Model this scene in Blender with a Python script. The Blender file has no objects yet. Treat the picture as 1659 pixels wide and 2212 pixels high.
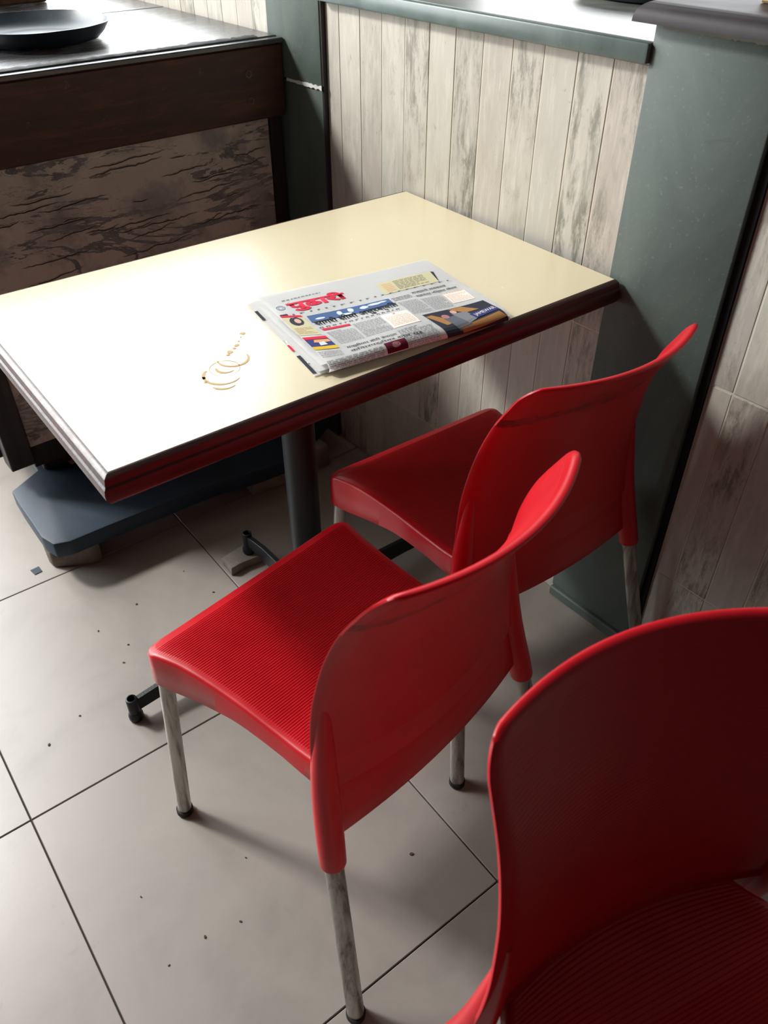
import bpy, bmesh, math, random
from mathutils import Vector, Matrix, noise
random.seed(7)
S = bpy.context.scene
COL = S.collection
R = math.radians

# ------------------------------------------------------------------ camera
cd = bpy.data.cameras.new('camera'); cam = bpy.data.objects.new('camera', cd); COL.objects.link(cam)
yaw, pit, roll = R(140.533), R(-39.543), R(0.058)
f = Vector((math.cos(pit)*math.cos(yaw), math.cos(pit)*math.sin(yaw), math.sin(pit)))
r0 = Vector((math.sin(yaw), -math.cos(yaw), 0)); u0 = r0.cross(f)
r1 = math.cos(roll)*r0 + math.sin(roll)*u0; u1 = -math.sin(roll)*r0 + math.cos(roll)*u0
cam.matrix_world = Matrix(((r1.x, u1.x, -f.x, 1.751), (r1.y, u1.y, -f.y, -1.193), (r1.z, u1.z, -f.z, 1.375), (0, 0, 0, 1)))
cd.sensor_fit = 'VERTICAL'; cd.sensor_height = 24.0; cd.sensor_width = 18.0
cd.lens = 24.0*1743.7/2212.0
cd.clip_start = 0.02; cd.clip_end = 60
cd.dof.use_dof = True; cd.dof.focus_distance = 1.42; cd.dof.aperture_fstop = 4.6
S.camera = cam

# ------------------------------------------------------------------ light
S.view_settings.view_transform = 'Standard'; S.view_settings.look = 'None'
S.view_settings.gamma = 1.0; S.view_settings.use_curve_mapping = False
S.view_settings.exposure = 0.12
w = bpy.data.worlds.new('world'); S.world = w; w.use_nodes = True
wb = w.node_tree.nodes['Background']; wb.inputs[0].default_value = (0.86, 0.95, 1.0, 1); wb.inputs[1].default_value = 0.1

def area(name, loc, target, sx, sy, power, col=(1, 1, 1)):
    l = bpy.data.lights.new(name, 'AREA'); l.shape = 'RECTANGLE'; l.size = sx; l.size_y = sy; l.energy = power; l.color = col
    o = bpy.data.objects.new(name, l); COL.objects.link(o); o.location = loc
    o.rotation_euler = (Vector(target)-Vector(loc)).to_track_quat('-Z', 'Y').to_euler()
    return o
area('daylight_high_window', (-1.62, -2.0, 2.72), (0.6, -1.05, 0.3), 0.42, 0.42, 125, (1.0, 0.985, 0.95))
area('daylight_shop_front', (-1.7, -1.4, 1.55), (0.0, -1.4, 1.55), 4.4, 2.5, 290, (0.94, 0.985, 1.0))
area('daylight_side_opening', (-0.35, 2.2, 1.75), (0.4, 0, 1.2), 2.0, 1.0, 34, (0.97, 0.99, 1.0))

# ------------------------------------------------------------------ helpers
def lin(c):
    return tuple(((v/255)/12.92 if v/255 <= .04045 else ((v/255+.055)/1.055)**2.4) for v in c) + (1,)

class MT:
    def __init__(s, name, col=(200, 200, 200), rough=.5, spec=.5, metal=0):
        s.m = bpy.data.materials.new(name); s.m.use_nodes = True; s.nt = s.m.node_tree
        s.b = s.nt.nodes['Principled BSDF']
        s.b.inputs['Base Color'].default_value = lin(col); s.b.inputs['Roughness'].default_value = rough
        s.b.inputs['Specular IOR Level'].default_value = spec; s.b.inputs['Metallic'].default_value = metal
        s.tc = None
    def n(s, t, **k):
        nd = s.nt.nodes.new(t)
        for a, v in k.items():
            if a.startswith('_'): setattr(nd, a[1:], v)
        return nd
    def ln(s, a, b): s.nt.links.new(a, b)
    def coord(s, scale=(1, 1, 1), rand=False, rot=(0, 0, 0), out='Object'):
        tc = s.n('ShaderNodeTexCoord'); mp = s.n('ShaderNodeMapping'); mp.inputs['Scale'].default_value = scale; mp.inputs['Rotation'].default_value = rot
        s.ln(tc.outputs[out], mp.inputs['Vector'])
        if rand:
            oi = s.n('ShaderNodeObjectInfo'); mul = s.n('ShaderNodeVectorMath'); mul.operation = 'SCALE'
            cb = s.n('ShaderNodeCombineXYZ')
            for i in range(3): s.ln(oi.outputs['Random'], cb.inputs[i])
            mul.inputs['Scale'].default_value = 37.0; s.ln(cb.outputs[0], mul.inputs[0]); s.ln(mul.outputs[0], mp.inputs['Location'])
        return mp.outputs[0]
    def noise(s, vec, scale=5, detail=6, rough=.6, dist=0):
        t = s.n('ShaderNodeTexNoise'); t.inputs['Scale'].default_value = scale; t.inputs['Detail'].default_value = detail
        t.inputs['Roughness'].default_value = rough; t.inputs['Distortion'].default_value = dist
        s.ln(vec, t.inputs['Vector']); return t.outputs['Fac']
    def ramp(s, fac, stops):
        r = s.n('ShaderNodeValToRGB'); e = r.color_ramp.elements
        while len(e) < len(stops): e.new(.5)
        for i, (p, c) in enumerate(stops):
            e[i].position = p; e[i].color = lin(c) if len(c) == 3 else c
        s.ln(fac, r.inputs[0]); return r.outputs[0]
    def bw(s, fac, lo, hi):
        return s.ramp(fac, [(lo, (0, 0, 0)), (hi, (255, 255, 255))])
    def mix(s, fac, a, b, mode='MIX'):
        m = s.n('ShaderNodeMix'); m.data_type = 'RGBA'; m.blend_type = mode
        for v, i in ((fac, 0), (a, 6), (b, 7)):
            if hasattr(v, 'links') or hasattr(v, 'is_linked'): s.ln(v, m.inputs[i])
            elif i == 0: m.inputs[0].default_value = v
            else: m.inputs[i].default_value = lin(v)
        return m.outputs[2]
    def base(s, c): s.ln(c, s.b.inputs['Base Color']); return s
    def rough(s, fac, lo, hi):
        mr = s.n('ShaderNodeMapRange'); mr.inputs['To Min'].default_value = lo; mr.inputs['To Max'].default_value = hi
        s.ln(fac, mr.inputs['Value']); s.ln(mr.outputs[0], s.b.inputs['Roughness']); return s
    def bump(s, fac, strength=.3, dist=.002):
        b = s.n('ShaderNodeBump'); b.inputs['Strength'].default_value = strength; b.inputs['Distance'].default_value = dist
        s.ln(fac, b.inputs['Height']); s.ln(b.outputs[0], s.b.inputs['Normal']); return s
    def sep(s, vec):
        x = s.n('ShaderNodeSeparateXYZ'); s.ln(vec, x.inputs[0]); return x.outputs
    def math(s, op, a, b=None):
        m = s.n('ShaderNodeMath'); m.operation = op
        for i, v in enumerate((a, b)):
            if v is None: continue
            if isinstance(v, (int, float)): m.inputs[i].default_value = v
            else: s.ln(v, m.inputs[i])
        return m.outputs[0]

def flat(name, col, rough=.6, spec=.3, metal=0): return MT(name, col, rough, spec, metal).m

def finish(o, angle=35, smooth=True):
    me = o.data
    if smooth:
        me.shade_smooth()
        me.set_sharp_from_angle(angle=R(angle))
    return o
def link(name, me, mat=None, parent=None, loc=None, rz=None):
    o = bpy.data.objects.new(name, me); COL.objects.link(o)
    if mat is not None and not me.materials: me.materials.append(mat)
    if parent is not None: o.parent = parent
    if loc is not None: o.location = loc
    if rz is not None: o.rotation_euler = (0, 0, rz)
    return o
def mesh(name, vs, fs, mat, parent=None, angle=35, loc=None):
    me = bpy.data.meshes.new(name); me.from_pydata([tuple(v) for v in vs], [], fs); me.validate(); me.update()
    return finish(link(name, me, mat, parent, loc), angle)
def frombm(name, bm, mat, parent=None, angle=35, loc=None, rz=None):
    bmesh.ops.recalc_face_normals(bm, faces=bm.faces)
    me = bpy.data.meshes.new(name); bm.to_mesh(me); bm.free()
    return finish(link(name, me, mat, parent, loc, rz), angle)
def box_bm(x0, x1, y0, y1, z0, z1, bev=.0, seg=1):
    bm = bmesh.new()
    bmesh.ops.create_cube(bm, size=1)
    for v in bm.verts:
        v.co = Vector(((x0+x1)/2+v.co.x*(x1-x0), (y0+y1)/2+v.co.y*(y1-y0), (z0+z1)/2+v.co.z*(z1-z0)))
    if bev: bmesh.ops.bevel(bm, geom=bm.edges[:], offset=bev, segments=seg, profile=.5, affect='EDGES')
    return bm
def box(name, x0, x1, y0, y1, z0, z1, mat, parent=None, bev=.0, seg=1):
    return frombm(name, box_bm(x0, x1, y0, y1, z0, z1, bev, seg), mat, parent)
def prism_bm(poly, z0, z1, bev=.0, seg=1, jitter=0, top=None):
    bm = bmesh.new()
    lo = [bm.verts.new((x+random.uniform(-jitter, jitter), y+random.uniform(-jitter, jitter), z0)) for x, y in poly]
    hi = [bm.verts.new((x+random.uniform(-jitter, jitter), y+random.uniform(-jitter, jitter), z1)) for x, y in (top or poly)]
    n = len(poly)
    bm.faces.new(hi); bm.faces.new(lo[::-1])
    for i in range(n): bm.faces.new((lo[i], lo[(i+1) % n], hi[(i+1) % n], hi[i]))
    bmesh.ops.recalc_face_normals(bm, faces=bm.faces)
    if bev: bmesh.ops.bevel(bm, geom=bm.edges[:], offset=bev, segments=seg, profile=.5, affect='EDGES')
    return bm
def tube_geo(path, radii, seg=20, cap=True, flatx=1.0):
    vs, fs = [], []
    n = len(path); path = [Vector(p) for p in path]
    ref = None
    for i, p in enumerate(path):
        t = (path[min(i+1, n-1)]-path[max(i-1, 0)]).normalized()
        a = t.cross(Vector((0, 1, 0)) if abs(t.y) < .9 else Vector((1, 0, 0))).normalized(); b = t.cross(a)
        for k in range(seg):
            th = 2*math.pi*k/seg
            vs.append(p+radii[i]*(math.cos(th)*a*flatx+math.sin(th)*b))
    for i in range(n-1):
        for k in range(seg):
            fs.append((i*seg+k, i*seg+(k+1) % seg, (i+1)*seg+(k+1) % seg, (i+1)*seg+k))
    if cap:
        fs.append(tuple(range(seg))[::-1]); fs.append(tuple((n-1)*seg+k for k in range(seg)))
    return vs, fs
def tube(name, path, radii, mat, parent=None, seg=20, cap=True, angle=40, flatx=1.0):
    vs, fs = tube_geo(path, radii, seg, cap, flatx)
    bm = bmesh.new(); bv = [bm.verts.new(v) for v in vs]
    for q in fs: bm.faces.new([bv[i] for i in q])
    return frombm(name, bm, mat, parent, angle)
def lathe(name, prof, mat, parent=None, seg=48, wob=None, loc=None, angle=40):
    bm = bmesh.new(); rings = []
    for j, (r, z) in enumerate(prof):
        if r < 1e-5: rings.append([bm.verts.new((0, 0, z))])
        else:
            rings.append([bm.verts.new(((r*(1+(wob(j, k) if wob else 0)))*math.cos(2*math.pi*k/seg), (r*(1+(wob(j, k) if wob else 0)))*math.sin(2*math.pi*k/seg), z+(wob(j, k+99)*r*.35 if wob else 0))) for k in range(seg)])
    for a, b in zip(rings, rings[1:]):
        for k in range(seg):
            k2 = (k+1) % seg
            if len(a) == 1: bm.faces.new((a[0], b[k], b[k2]))
            elif len(b) == 1: bm.faces.new((a[k], a[k2], b[0]))
            else: bm.faces.new((a[k], a[k2], b[k2], b[k]))
    return frombm(name, bm, mat, parent, angle, loc)
def thing(name, label, cat, loc=(0, 0, 0), rz=0, group=None):
    o = bpy.data.objects.new(name, None); COL.objects.link(o); o.location = loc; o.rotation_euler = (0, 0, rz); o.empty_display_size = .05
    return tag(o, label, cat, group)
def tag(o, label, cat, group=None):
    o['label'] = label; o['category'] = cat
    if group: o['group'] = group
    return o
def struct(o, label=None):
    o['kind'] = 'structure'
    if label: o['label'] = label
    return o

# ------------------------------------------------------------------ materials
def floor_mat():
    m = MT('ceramic_floor', rough=.42, spec=.6); v = m.coord((1, 1, 1), rand=True)
    a = m.noise(v, 3.2, 7, .62, .6); b = m.noise(v, 26, 5, .6); c = m.noise(v, 9, 6, .7, 1.2)
    col = m.ramp(a, [(.3, (131, 124, 118)), (.5, (145, 138, 131)), (.72, (152, 143, 136))])
    col = m.mix(m.math('MULTIPLY', m.bw(c, .55, .8), .35), col, (136, 124, 118))
    col = m.mix(m.math('MULTIPLY', m.bw(b, .66, .74), .25), col, (120, 110, 104))
    m.base(col); m.rough(c, .27, .42); m.bump(b, .05, .001); return m.m
def plank_mat():
    m = MT('weathered_plank_tile', rough=.5, spec=.35)
    v = m.coord((1, 1, .22), rand=True); v2 = m.coord((1, 1, .6), rand=True)
    oi = m.n('ShaderNodeObjectInfo').outputs['Random']
    base = m.ramp(oi, [(0, (183, 178, 168)), (.3, (192, 188, 177)), (.5, (176, 168, 158)), (.75, (187, 183, 172)), (1, (170, 164, 155))])
    vs_ = m.coord((1, 1, .12), rand=True)
    g = m.noise(vs_, 90, 5, .65, .3); p = m.noise(v2, 8, 7, .6, .5); q = m.noise(v, 46, 9, .78, .3); big = m.noise(v2, 7, 4, .55, .4); sp = m.noise(v2, 75, 5, .7)
    col = m.mix(m.math('MULTIPLY', m.bw(p, .42, .66), .45), base, (176, 166, 154))
    sel = m.ramp(m.math('FRACT', m.math('MULTIPLY', oi, 7.31)), [(.2, (90, 90, 90)), (.5, (150, 150, 150)), (.7, (235, 235, 235)), (1, (255, 255, 255))])
    wear = m.math('MULTIPLY', m.bw(q, .46, .58), m.bw(big, .36, .56))
    col = m.mix(m.math('MULTIPLY', wear, sel), col, (112, 109, 97))
    col = m.mix(m.math('MULTIPLY', m.bw(sp, .64, .70), .4), col, (120, 112, 98))
    col = m.mix(m.math('MULTIPLY', m.bw(g, .5, .72), .35), col, (222, 216, 206))
    m.base(col); m.bump(g, .1, .002); return m.m
def stone_mat(name, c1, c2, c3, rough=.5, spec=.4, streak=.35):
    m = MT(name, rough=rough, spec=spec); v = m.coord((1, 1, streak), rand=True); v2 = m.coord((1, 1, 1))
    a = m.noise(v, 6, 8, .62, .8); b = m.noise(v2, 160, 3, .6); c = m.noise(v2, 26, 8, .7, .6)
    col = m.ramp(a, [(.28, c1), (.5, c2), (.74, c3)])
    col = m.mix(m.math('MULTIPLY', m.bw(c, .6, .78), .35), col, tuple(int(x*.62) for x in c1))
    col = m.mix(m.math('MULTIPLY', m.bw(b, .62, .72), .35), col, tuple(min(255, int(x*1.18)) for x in c3))
    m.base(col); m.bump(c, .15, .002); m.rough(a, rough-.1, rough+.12); return m.m
def wood_mat(name, c1, c2, c3, axis='y', rough=.42, spec=.4, wearc=None):
    m = MT(name, rough=rough, spec=spec); sc = {'x': (.12, 1, 1), 'y': (1, .12, 1), 'z': (1, 1, .12)}[axis]
    v = m.coord(sc, rand=True); v2 = m.coord((1, 1, 1), rand=True)
    a = m.noise(v, 34, 8, .66, .7); b = m.noise(v, 150, 4, .6); c = m.noise(v2, 7, 8, .7, .5)
    col = m.ramp(a, [(.3, c1), (.52, c2), (.75, c3)])
    col = m.mix(m.math('MULTIPLY', m.bw(c, .5, .72), .5), col, tuple(int(x*.5) for x in c1))
    if wearc: col = m.mix(m.math('MULTIPLY', m.bw(m.noise(v2, 38, 8, .75), .62, .7), .55), col, wearc)
    m.base(col); m.bump(m.math('ADD', a, m.math('MULTIPLY', b, .4)), .35, .003); m.rough(a, rough-.1, rough+.15); return m.m
def plastic_mat():
    m = MT('red_plastic', (205, 16, 26), rough=.34, spec=.42); v = m.coord((1, 1, 1), rand=True)
    a = m.noise(v, 9, 6, .65, .4); b = m.noise(v, 70, 5, .7)
    col = m.ramp(a, [(.3, (172, 7, 22)), (.6, (185, 11, 26)), (.8, (190, 16, 30))])
    col = m.mix(m.math('MULTIPLY', m.bw(b, .66, .74), .22), col, (120, 14, 22))
    m.base(col); m.rough(a, .28, .42); m.bump(b, .02, .0006); return m.m
def plastic_back_mat():
    # same plastic with the dark rubbed line where the backs knock against things
    m = MT('red_plastic_scuffed', (205, 16, 26), rough=.36, spec=.42); v = m.coord((1, 1, 1), rand=True)
    o = m.sep(m.coord((1, 1, 1)))
    a = m.noise(v, 9, 6, .65, .4); s1 = m.noise(v, 24, 7, .75, 1.0); s2 = m.noise(v, 4.5, 3, .5)
    zz = m.math('ADD', o[2], m.math('MULTIPLY', m.math('SUBTRACT', s2, .5), .05))
    band = m.math('MULTIPLY', m.math('GREATER_THAN', zz, .752), m.math('LESS_THAN', zz, .768))
    band2 = m.math('MULTIPLY', m.math('GREATER_THAN', zz, .765), m.math('LESS_THAN', zz, .79))
    outer = m.math('LESS_THAN', m.sep(m.coord((1, 1, 1), out='Normal'))[0], -.3)
    k = m.math('MULTIPLY', m.math('MULTIPLY', band, outer), m.bw(s1, .42, .60))
    k2 = m.math('MULTIPLY', m.math('MULTIPLY', band2, outer), m.bw(s1, .58, .68))
    col = m.ramp(a, [(.3, (172, 7, 22)), (.6, (185, 11, 26)), (.8, (190, 16, 30))])
    col = m.mix(m.math('MULTIPLY', m.math('MAXIMUM', k, k2), .7), col, (60, 8, 14))
    m.base(col); m.rough(a, .3, .44); return m.m
def metal_mat():
    m = MT('worn_aluminium', rough=.38, metal=.85); v = m.coord((1, 1, .07), rand=True)
    a = m.noise(v, 70, 7, .7, .4)
    m.base(m.ramp(a, [(.3, (92, 84, 78)), (.5, (168, 163, 156)), (.72, (196, 193, 188))])); m.rough(a, .5, .3); m.bump(a, .12, .001); return m.m
def panel_mat():
    m = MT('peeling_board', rough=.8, spec=.2); v1 = m.coord((1, 1, 1)); vh = m.coord((1, .20, 1))
    def ridge(scale, dist, lo):
        a = m.noise(vh, scale, 8, .62, dist); return m.bw(m.math('ABSOLUTE', m.math('SUBTRACT', a, .5)), lo, 0)
    r1 = ridge(12, .7, .022); r2 = ridge(22, 1.0, .030); gate = m.bw(m.noise(v1, 7, 5, .6), .36, .52)
    rid = m.math('MULTIPLY', m.math('MAXIMUM', r1, r2), gate)
    b = m.noise(v1, 4.2, 8, .68, .7); c = m.noise(v1, 40, 7, .72); d = m.noise(m.coord((1, .5, 1)), 2.7, 7, .66, .4)
    col = m.ramp(b, [(.3, (98, 95, 97)), (.5, (138, 132, 131)), (.7, (164, 157, 154))])
    col = m.mix(m.math('MULTIPLY', m.bw(c, .54, .72), .55), col, (84, 74, 68))
    col = m.mix(m.math('MULTIPLY', m.bw(d, .55, .66), .85), col, (40, 38, 46))
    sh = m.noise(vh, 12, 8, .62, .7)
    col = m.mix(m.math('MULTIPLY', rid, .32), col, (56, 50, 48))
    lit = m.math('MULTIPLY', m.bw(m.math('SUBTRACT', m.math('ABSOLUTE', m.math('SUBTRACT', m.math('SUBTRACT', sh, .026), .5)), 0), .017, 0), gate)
    col = m.mix(m.math('MULTIPLY', lit, .5), col, (224, 208, 188))  # lit edges beside the cracks, painted into the colour
    m.base(col); m.bump(m.math('ADD', m.math('MULTIPLY', rid, -.8), m.math('ADD', m.math('MULTIPLY', lit, .8), m.math('MULTIPLY', c, .5))), .8, .004); return m.m
def laminate_mat():
    m = MT('cream_laminate', (228, 213, 178), rough=.2, spec=1.0); v = m.coord((1, 1, 1))
    a = m.noise(v, 5, 6, .6); b = m.noise(v, 300, 2, .5); sm = m.noise(v, 12, 7, .7, .8)
    col = m.ramp(a, [(.3, (215, 201, 167)), (.7, (219, 206, 173))])
    col = m.mix(m.math('MULTIPLY', m.bw(b, .6, .7), .12), col, (196, 180, 146))
    m.base(col); m.rough(a, .24, .29); return m.m

M_FLOOR = floor_mat(); M_PLANK = plank_mat()
M_GROUT = flat('dark_grout', (70, 64, 60), .9); M_WALLGROUT = flat('pale_grout', (196, 192, 178), .9)
M_STONE = stone_mat('green_grey_stone', (66, 76, 72), (81, 91, 86), (96, 105, 98), .55, .35)
M_STONE_L = stone_mat('green_grey_stone_sill', (74, 88, 86), (90, 104, 101), (108, 121, 116), .34, .6)
M_SILLTOP = stone_mat('polished_sill_stone', (92, 98, 94), (120, 122, 116), (146, 143, 134), .3, .7, 1)
M_SLAB = stone_mat('dark_slate', (13, 27, 40), (19, 37, 53), (31, 53, 71), .55, .4, 1)
M_CAP = stone_mat('dark_granite', (36, 32, 34), (46, 41, 43), (58, 52, 54), .5, .3, 1)
M_RUBBLE = stone_mat('grey_rubble', (82, 78, 71), (120, 113, 104), (158, 150, 138), .85, .2, 1)
M_TOPWOOD = wood_mat('dark_varnished_board', (34, 34, 38), (50, 48, 50), (66, 60, 58), 'y', .25, .75)
M_APRON = wood_mat('dark_red_brown_wood', (36, 20, 17), (64, 35, 26), (92, 55, 39), 'y', .5, .35, (126, 84, 60))
M_FRAME = wood_mat('blackened_wood', (34, 32, 34), (46, 43, 44), (60, 56, 55), 'z', .6, .3)
M_PANEL = panel_mat()
M_EDGE = wood_mat('red_brown_moulding', (40, 19, 17), (58, 27, 23), (80, 40, 31), 'y', .38, .4)
M_LAM = laminate_mat()
M_RED = plastic_mat(); M_REDB = plastic_back_mat(); M_ALU = metal_mat()
M_RUBBER = flat('black_rubber', (24, 24, 26), .6)
def blackpaint():
    m = MT('black_hammered_paint', (12, 15, 20), rough=.48, spec=.35); m.bump(m.noise(m.coord((1, 1, 1)), 240, 3, .6), .5, .001); return m.m
M_BLACK = blackpaint()
M_IRON = stone_mat('dark_iron', (30, 38, 46), (44, 54, 62), (66, 76, 82), .38, .6, 1)
M_PAPER = flat('newsprint', (243, 242, 241), .85, .15)

# ------------------------------------------------------------------ floor
PH = R(-2.049); cP, sP = math.cos(PH), math.sin(PH)
floor = struct(box('floor', -3.2, 3.4, -4.2, 0.0, -.05, -.004, M_GROUT), 'pale square ceramic floor tiles with thin dark joints')
X0, Y0, TS = .182, -.568, .6
def rt(x, y): return (cP*x-sP*y, sP*x+cP*y)
def tile_bm(poly):
    return prism_bm(poly, -.012, 0, .0009)
tile_me = None
g = .0014
for i in range(-5, 5):
    for j in range(-4, 1):
        xa, xb = X0+TS*i+g, X0+TS*(i+1)-g
        ya, yb = Y0+TS*j+g, Y0+TS*(j+1)-g
        if j == 0:      # the cut row along the wall
            cx, cy = rt((xa+xb)/2, ya)
            p = [rt(xa, ya), rt(xb, ya)]
            q = []
            for xx in (xb, xa):
                yy = (-.003-sP*xx)/cP; q.append(rt(xx, yy))
            o = frombm('tile', prism_bm([(a-cx, b-cy) for a, b in p+q], -.012, 0, .0009), M_FLOOR, floor, loc=(cx, cy, 0))
        else:
            c = rt((xa+xb)/2, (ya+yb)/2)
            if tile_me is None:
                h = TS/2-g
                o = frombm('tile', prism_bm([(-h, -h), (h, -h), (h, h), (-h, h)], -.012, 0, .0009), M_FLOOR, floor); tile_me = o.data
            else: o = link('tile', tile_me, M_FLOOR, floor)
            o.location = (c[0], c[1], 0); o.rotation_euler = (0, 0, PH)

# ------------------------------------------------------------------ back half wall with planks
wall = struct(box('wall_back', -3.0, 3.2, .0009, .12, -.05, 1.118, M_WALLGROUT), 'half wall clad in whitewashed plank tiles')
PW = .0725
zrows = [(.0, .2305), (.2335, .6655), (.6685, 1.117)]
def planks(xs0, xs1, start, w, rows=zrows):
    x = start
    while x < xs1-.003:
        a, b = max(x, xs0), min(x+w, xs1)
        if b-a > .006:
            for z0, z1 in rows:
                dy = random.uniform(-.0007, .0002)
                o = box('plank', a+.0011-(a+b)/2, b-.0011-(a+b)/2, 0, .012, -(z1-z0)/2, (z1-z0)/2, M_PLANK, wall, .0012)
                o.location = ((a+b)/2, dy, (z0+z1)/2)
        x += w
planks(.100, .946, .802-PW*10, PW)
planks(1.178, 1.9, 1.178-.03, PW)
planks(-1.7, -.118, -1.72, PW)
# the stone pilasters, flush with the wall, and their seams
def stone_block(name, x0, x1, z0, z1, y0=-.014, parent=None, mat=None):
    return box(name, x0, x1, y0, .02, z0, z1, mat or M_STONE, parent, .0025, 2)
p1 = struct(stone_block('trim_1', -.116, .094, .949, 1.6), 'grey-green stone pilaster between counter and plank wall')
stone_block('stone_slab', -.116, .094, .0, .944, -.012, p1)
box('edge_strip', .0945, .0992, -.011, .02, .0, 1.6, M_CAP, p1, .0006)
# crumbled white filler along the seam
bm = bmesh.new(); rr = random.Random(3)
prev = None
for k in range(33):
    x = -.045+.142*k/32; t = .0012+.0035*rr.random()*(.4+.6*k/32)
    vs = [bm.verts.new((x, -.0155-.001*rr.random(), .9455+.003*(k/32)-t)), bm.verts.new((x, -.0155-.001*rr.random(), .9475+.003*(k/32)+t)), bm.verts.new((x, -.005, .9475+t)), bm.verts.new((x, -.005, .9455-t))]
    if prev:
        for q in range(4): bm.faces.new((prev[q], prev[(q+1) % 4], vs[(q+1) % 4], vs[q]))
    prev = vs
frombm('seam_filler', bm, flat('white_plaster', (205, 205, 198), .9), p1)
p2 = struct(stone_block('trim_2', .9485, 1.163, .028, 1.176, -.017), 'tall grey-green stone pilaster right of the plank wall')
bmf = prism_bm([(.949, -.024), (1.165, -.026), (1.165, .01), (.949, .01)], 0, .026, .003, 1, .0012)
frombm('foot_strip', bmf, M_STONE, p2)
box('dark_joint', 1.1635, 1.1765, -.006, .02, 0, 1.176, flat('black_joint', (14, 13, 14), .8), p2)
# mortar smear under the cap
bm = bmesh.new(); prev = None
for k in range(41):
    x = .962+.19*k/40; t = .0012+.007*abs(noise.noise((k*.9, 2.2, 0)))*(.3+abs(noise.noise((k*.23, 7.2, 0))))
    vs = [bm.verts.new((x, -.0182, 1.176)), bm.verts.new((x, -.0182, 1.172-t))]
    if prev: bm.faces.new((prev[0], prev[1], vs[1], vs[0]))
    prev = vs
frombm('mortar_smear', bm, flat('grey_mortar', (118, 120, 108), .9), p2)
# sill slab on the half wall
sill = struct(box('trim_3', .10, .9485, -.026, .62, 1.121, 1.150, M_STONE_L, None, .004, 2), 'polished grey stone sill on top of the half wall')
box('sill_top', .102, .948, -.014, .615, 1.1496, 1.1512, M_SILLTOP, sill)
# dark granite cap with a rounded edge
bm = box_bm(.925, 1.30, -.045, .5, 1.1775, 1.204, 0)
es = [e for e in bm.edges if all(v.co.z > 1.2 for v in e.verts) and (all(v.co.x < .93 for v in e.verts) or all(v.co.y < -.04 for v in e.verts))]
bmesh.ops.bevel(bm, geom=es, offset=.024, segments=7, profile=.5, affect='EDGES')
struct(frombm('trim_4', bm, M_CAP, None, 50), 'dark polished granite cap with a rounded edge on the right pilaster')
# rest of the room, behind and beside the camera
M_PAINT = flat('dark_paint', (44, 40, 38), .9)  # dark paint on these unseen walls, chosen to cut bounce light
struct(box('wall_right', 3.2, 3.3, -4.2, .12, 0, 2.9, M_PAINT), 'plain painted side wall')
struct(box('wall_front', -3.0, 3.3, -4.3, -4.2, 0, 2.9, M_PAINT), 'plain painted wall behind the camera')
struct(box('ceiling', -1.6, 3.3, -4.3, .12, 2.9, 3.0, flat('ceiling_paint', (76, 72, 68), .9)), 'plain ceiling')

# ------------------------------------------------------------------ table
A = Vector((.383, -.006, .791)); TW, TL, TH = .584, .927, R(-2.011)
ex = Vector((math.cos(TH), math.sin(TH), 0)); ey = Vector((-math.sin(TH), math.cos(TH), 0))
tctr = A+ex*TW/2-ey*TL/2
table = thing('dining_table', 'cream laminate table with dark brown wooden edge on a black pedestal', 'table', (tctr.x, tctr.y, 0), TH)
hx, hy = TW/2, TL/2; ZT = .791
tb = prism_bm([(-hx, -hy), (hx, -hy), (hx, hy), (-hx, hy)], ZT-.034, ZT)
frombm('tabletop', tb, M_LAM, table)
PROF = [(0, -.0002), (.0045, -.0006), (.0090, -.0035), (.0105, -.010), (.0108, -.0135), (.0135, -.016), (.0150, -.022), (.0145, -.029), (.0120, -.036), (.0075, -.0415), (0, -.043), (-.03, -.043), (-.03, -.034)]
def moulding(p, q, n0, n1, kout):
    # p,q corner points; n0,n1 mitre directions at the ends
    d = (q-p).normalized(); out = Vector((d.y, -d.x, 0)); bm = bmesh.new(); rows = []
    for P, m in ((p, n0), (q, n1)):
        rows.append([bm.verts.new(P+(out+d*m)*(o*(kout if o > 0 else 1))+Vector((0, 0, ZT+z))) for o, z in PROF])
    for k in range(len(PROF)):
        k2 = (k+1) % len(PROF)
        bm.faces.new((rows[0][k], rows[1][k], rows[1][k2], rows[0][k2]))
    bm.faces.new(rows[0][::-1]); bm.faces.new(rows[1])
    return bm
c4 = [Vector((-hx, -hy, 0)), Vector((hx, -hy, 0)), Vector((hx, hy, 0)), Vector((-hx, hy, 0))]
for k in range(4):
    p, q = c4[k], c4[(k+1) % 4]
    ko = .3 if k == 2 else 1
    e0 = (.3 if k == 3 else 1)*-1 if k != 2 else -1/.3; e1 = (.3 if k == 1 else 1) if k != 2 else 1/.3
    frombm('edge_strip', moulding(p, q, e0, e1, ko), M_EDGE, table, 30)
def tloc(x, y, z=0): # world -> table local
    v = Vector((x, y, 0))-Vector((tctr.x, tctr.y, 0)); return Vector((v.dot(ex), v.dot(ey), z))
pc = tloc(.645, -.497)
tube('column', [pc+Vector((0, 0, z)) for z in (.045, .06, .72, .75)], [.034, .0325, .0325, .036], M_BLACK, table, 32)
frombm('top_plate', box_bm(pc.x-.13, pc.x+.13, pc.y-.2, pc.y+.2, .742, .7475, .001), M_BLACK, table)
lathe('hub', [(0, .03), (.05, .03), (.052, .034), (.052, .078), (.048, .082), (0, .082)], M_BLACK, table, 32).location = (pc.x, pc.y, 0)
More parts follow.
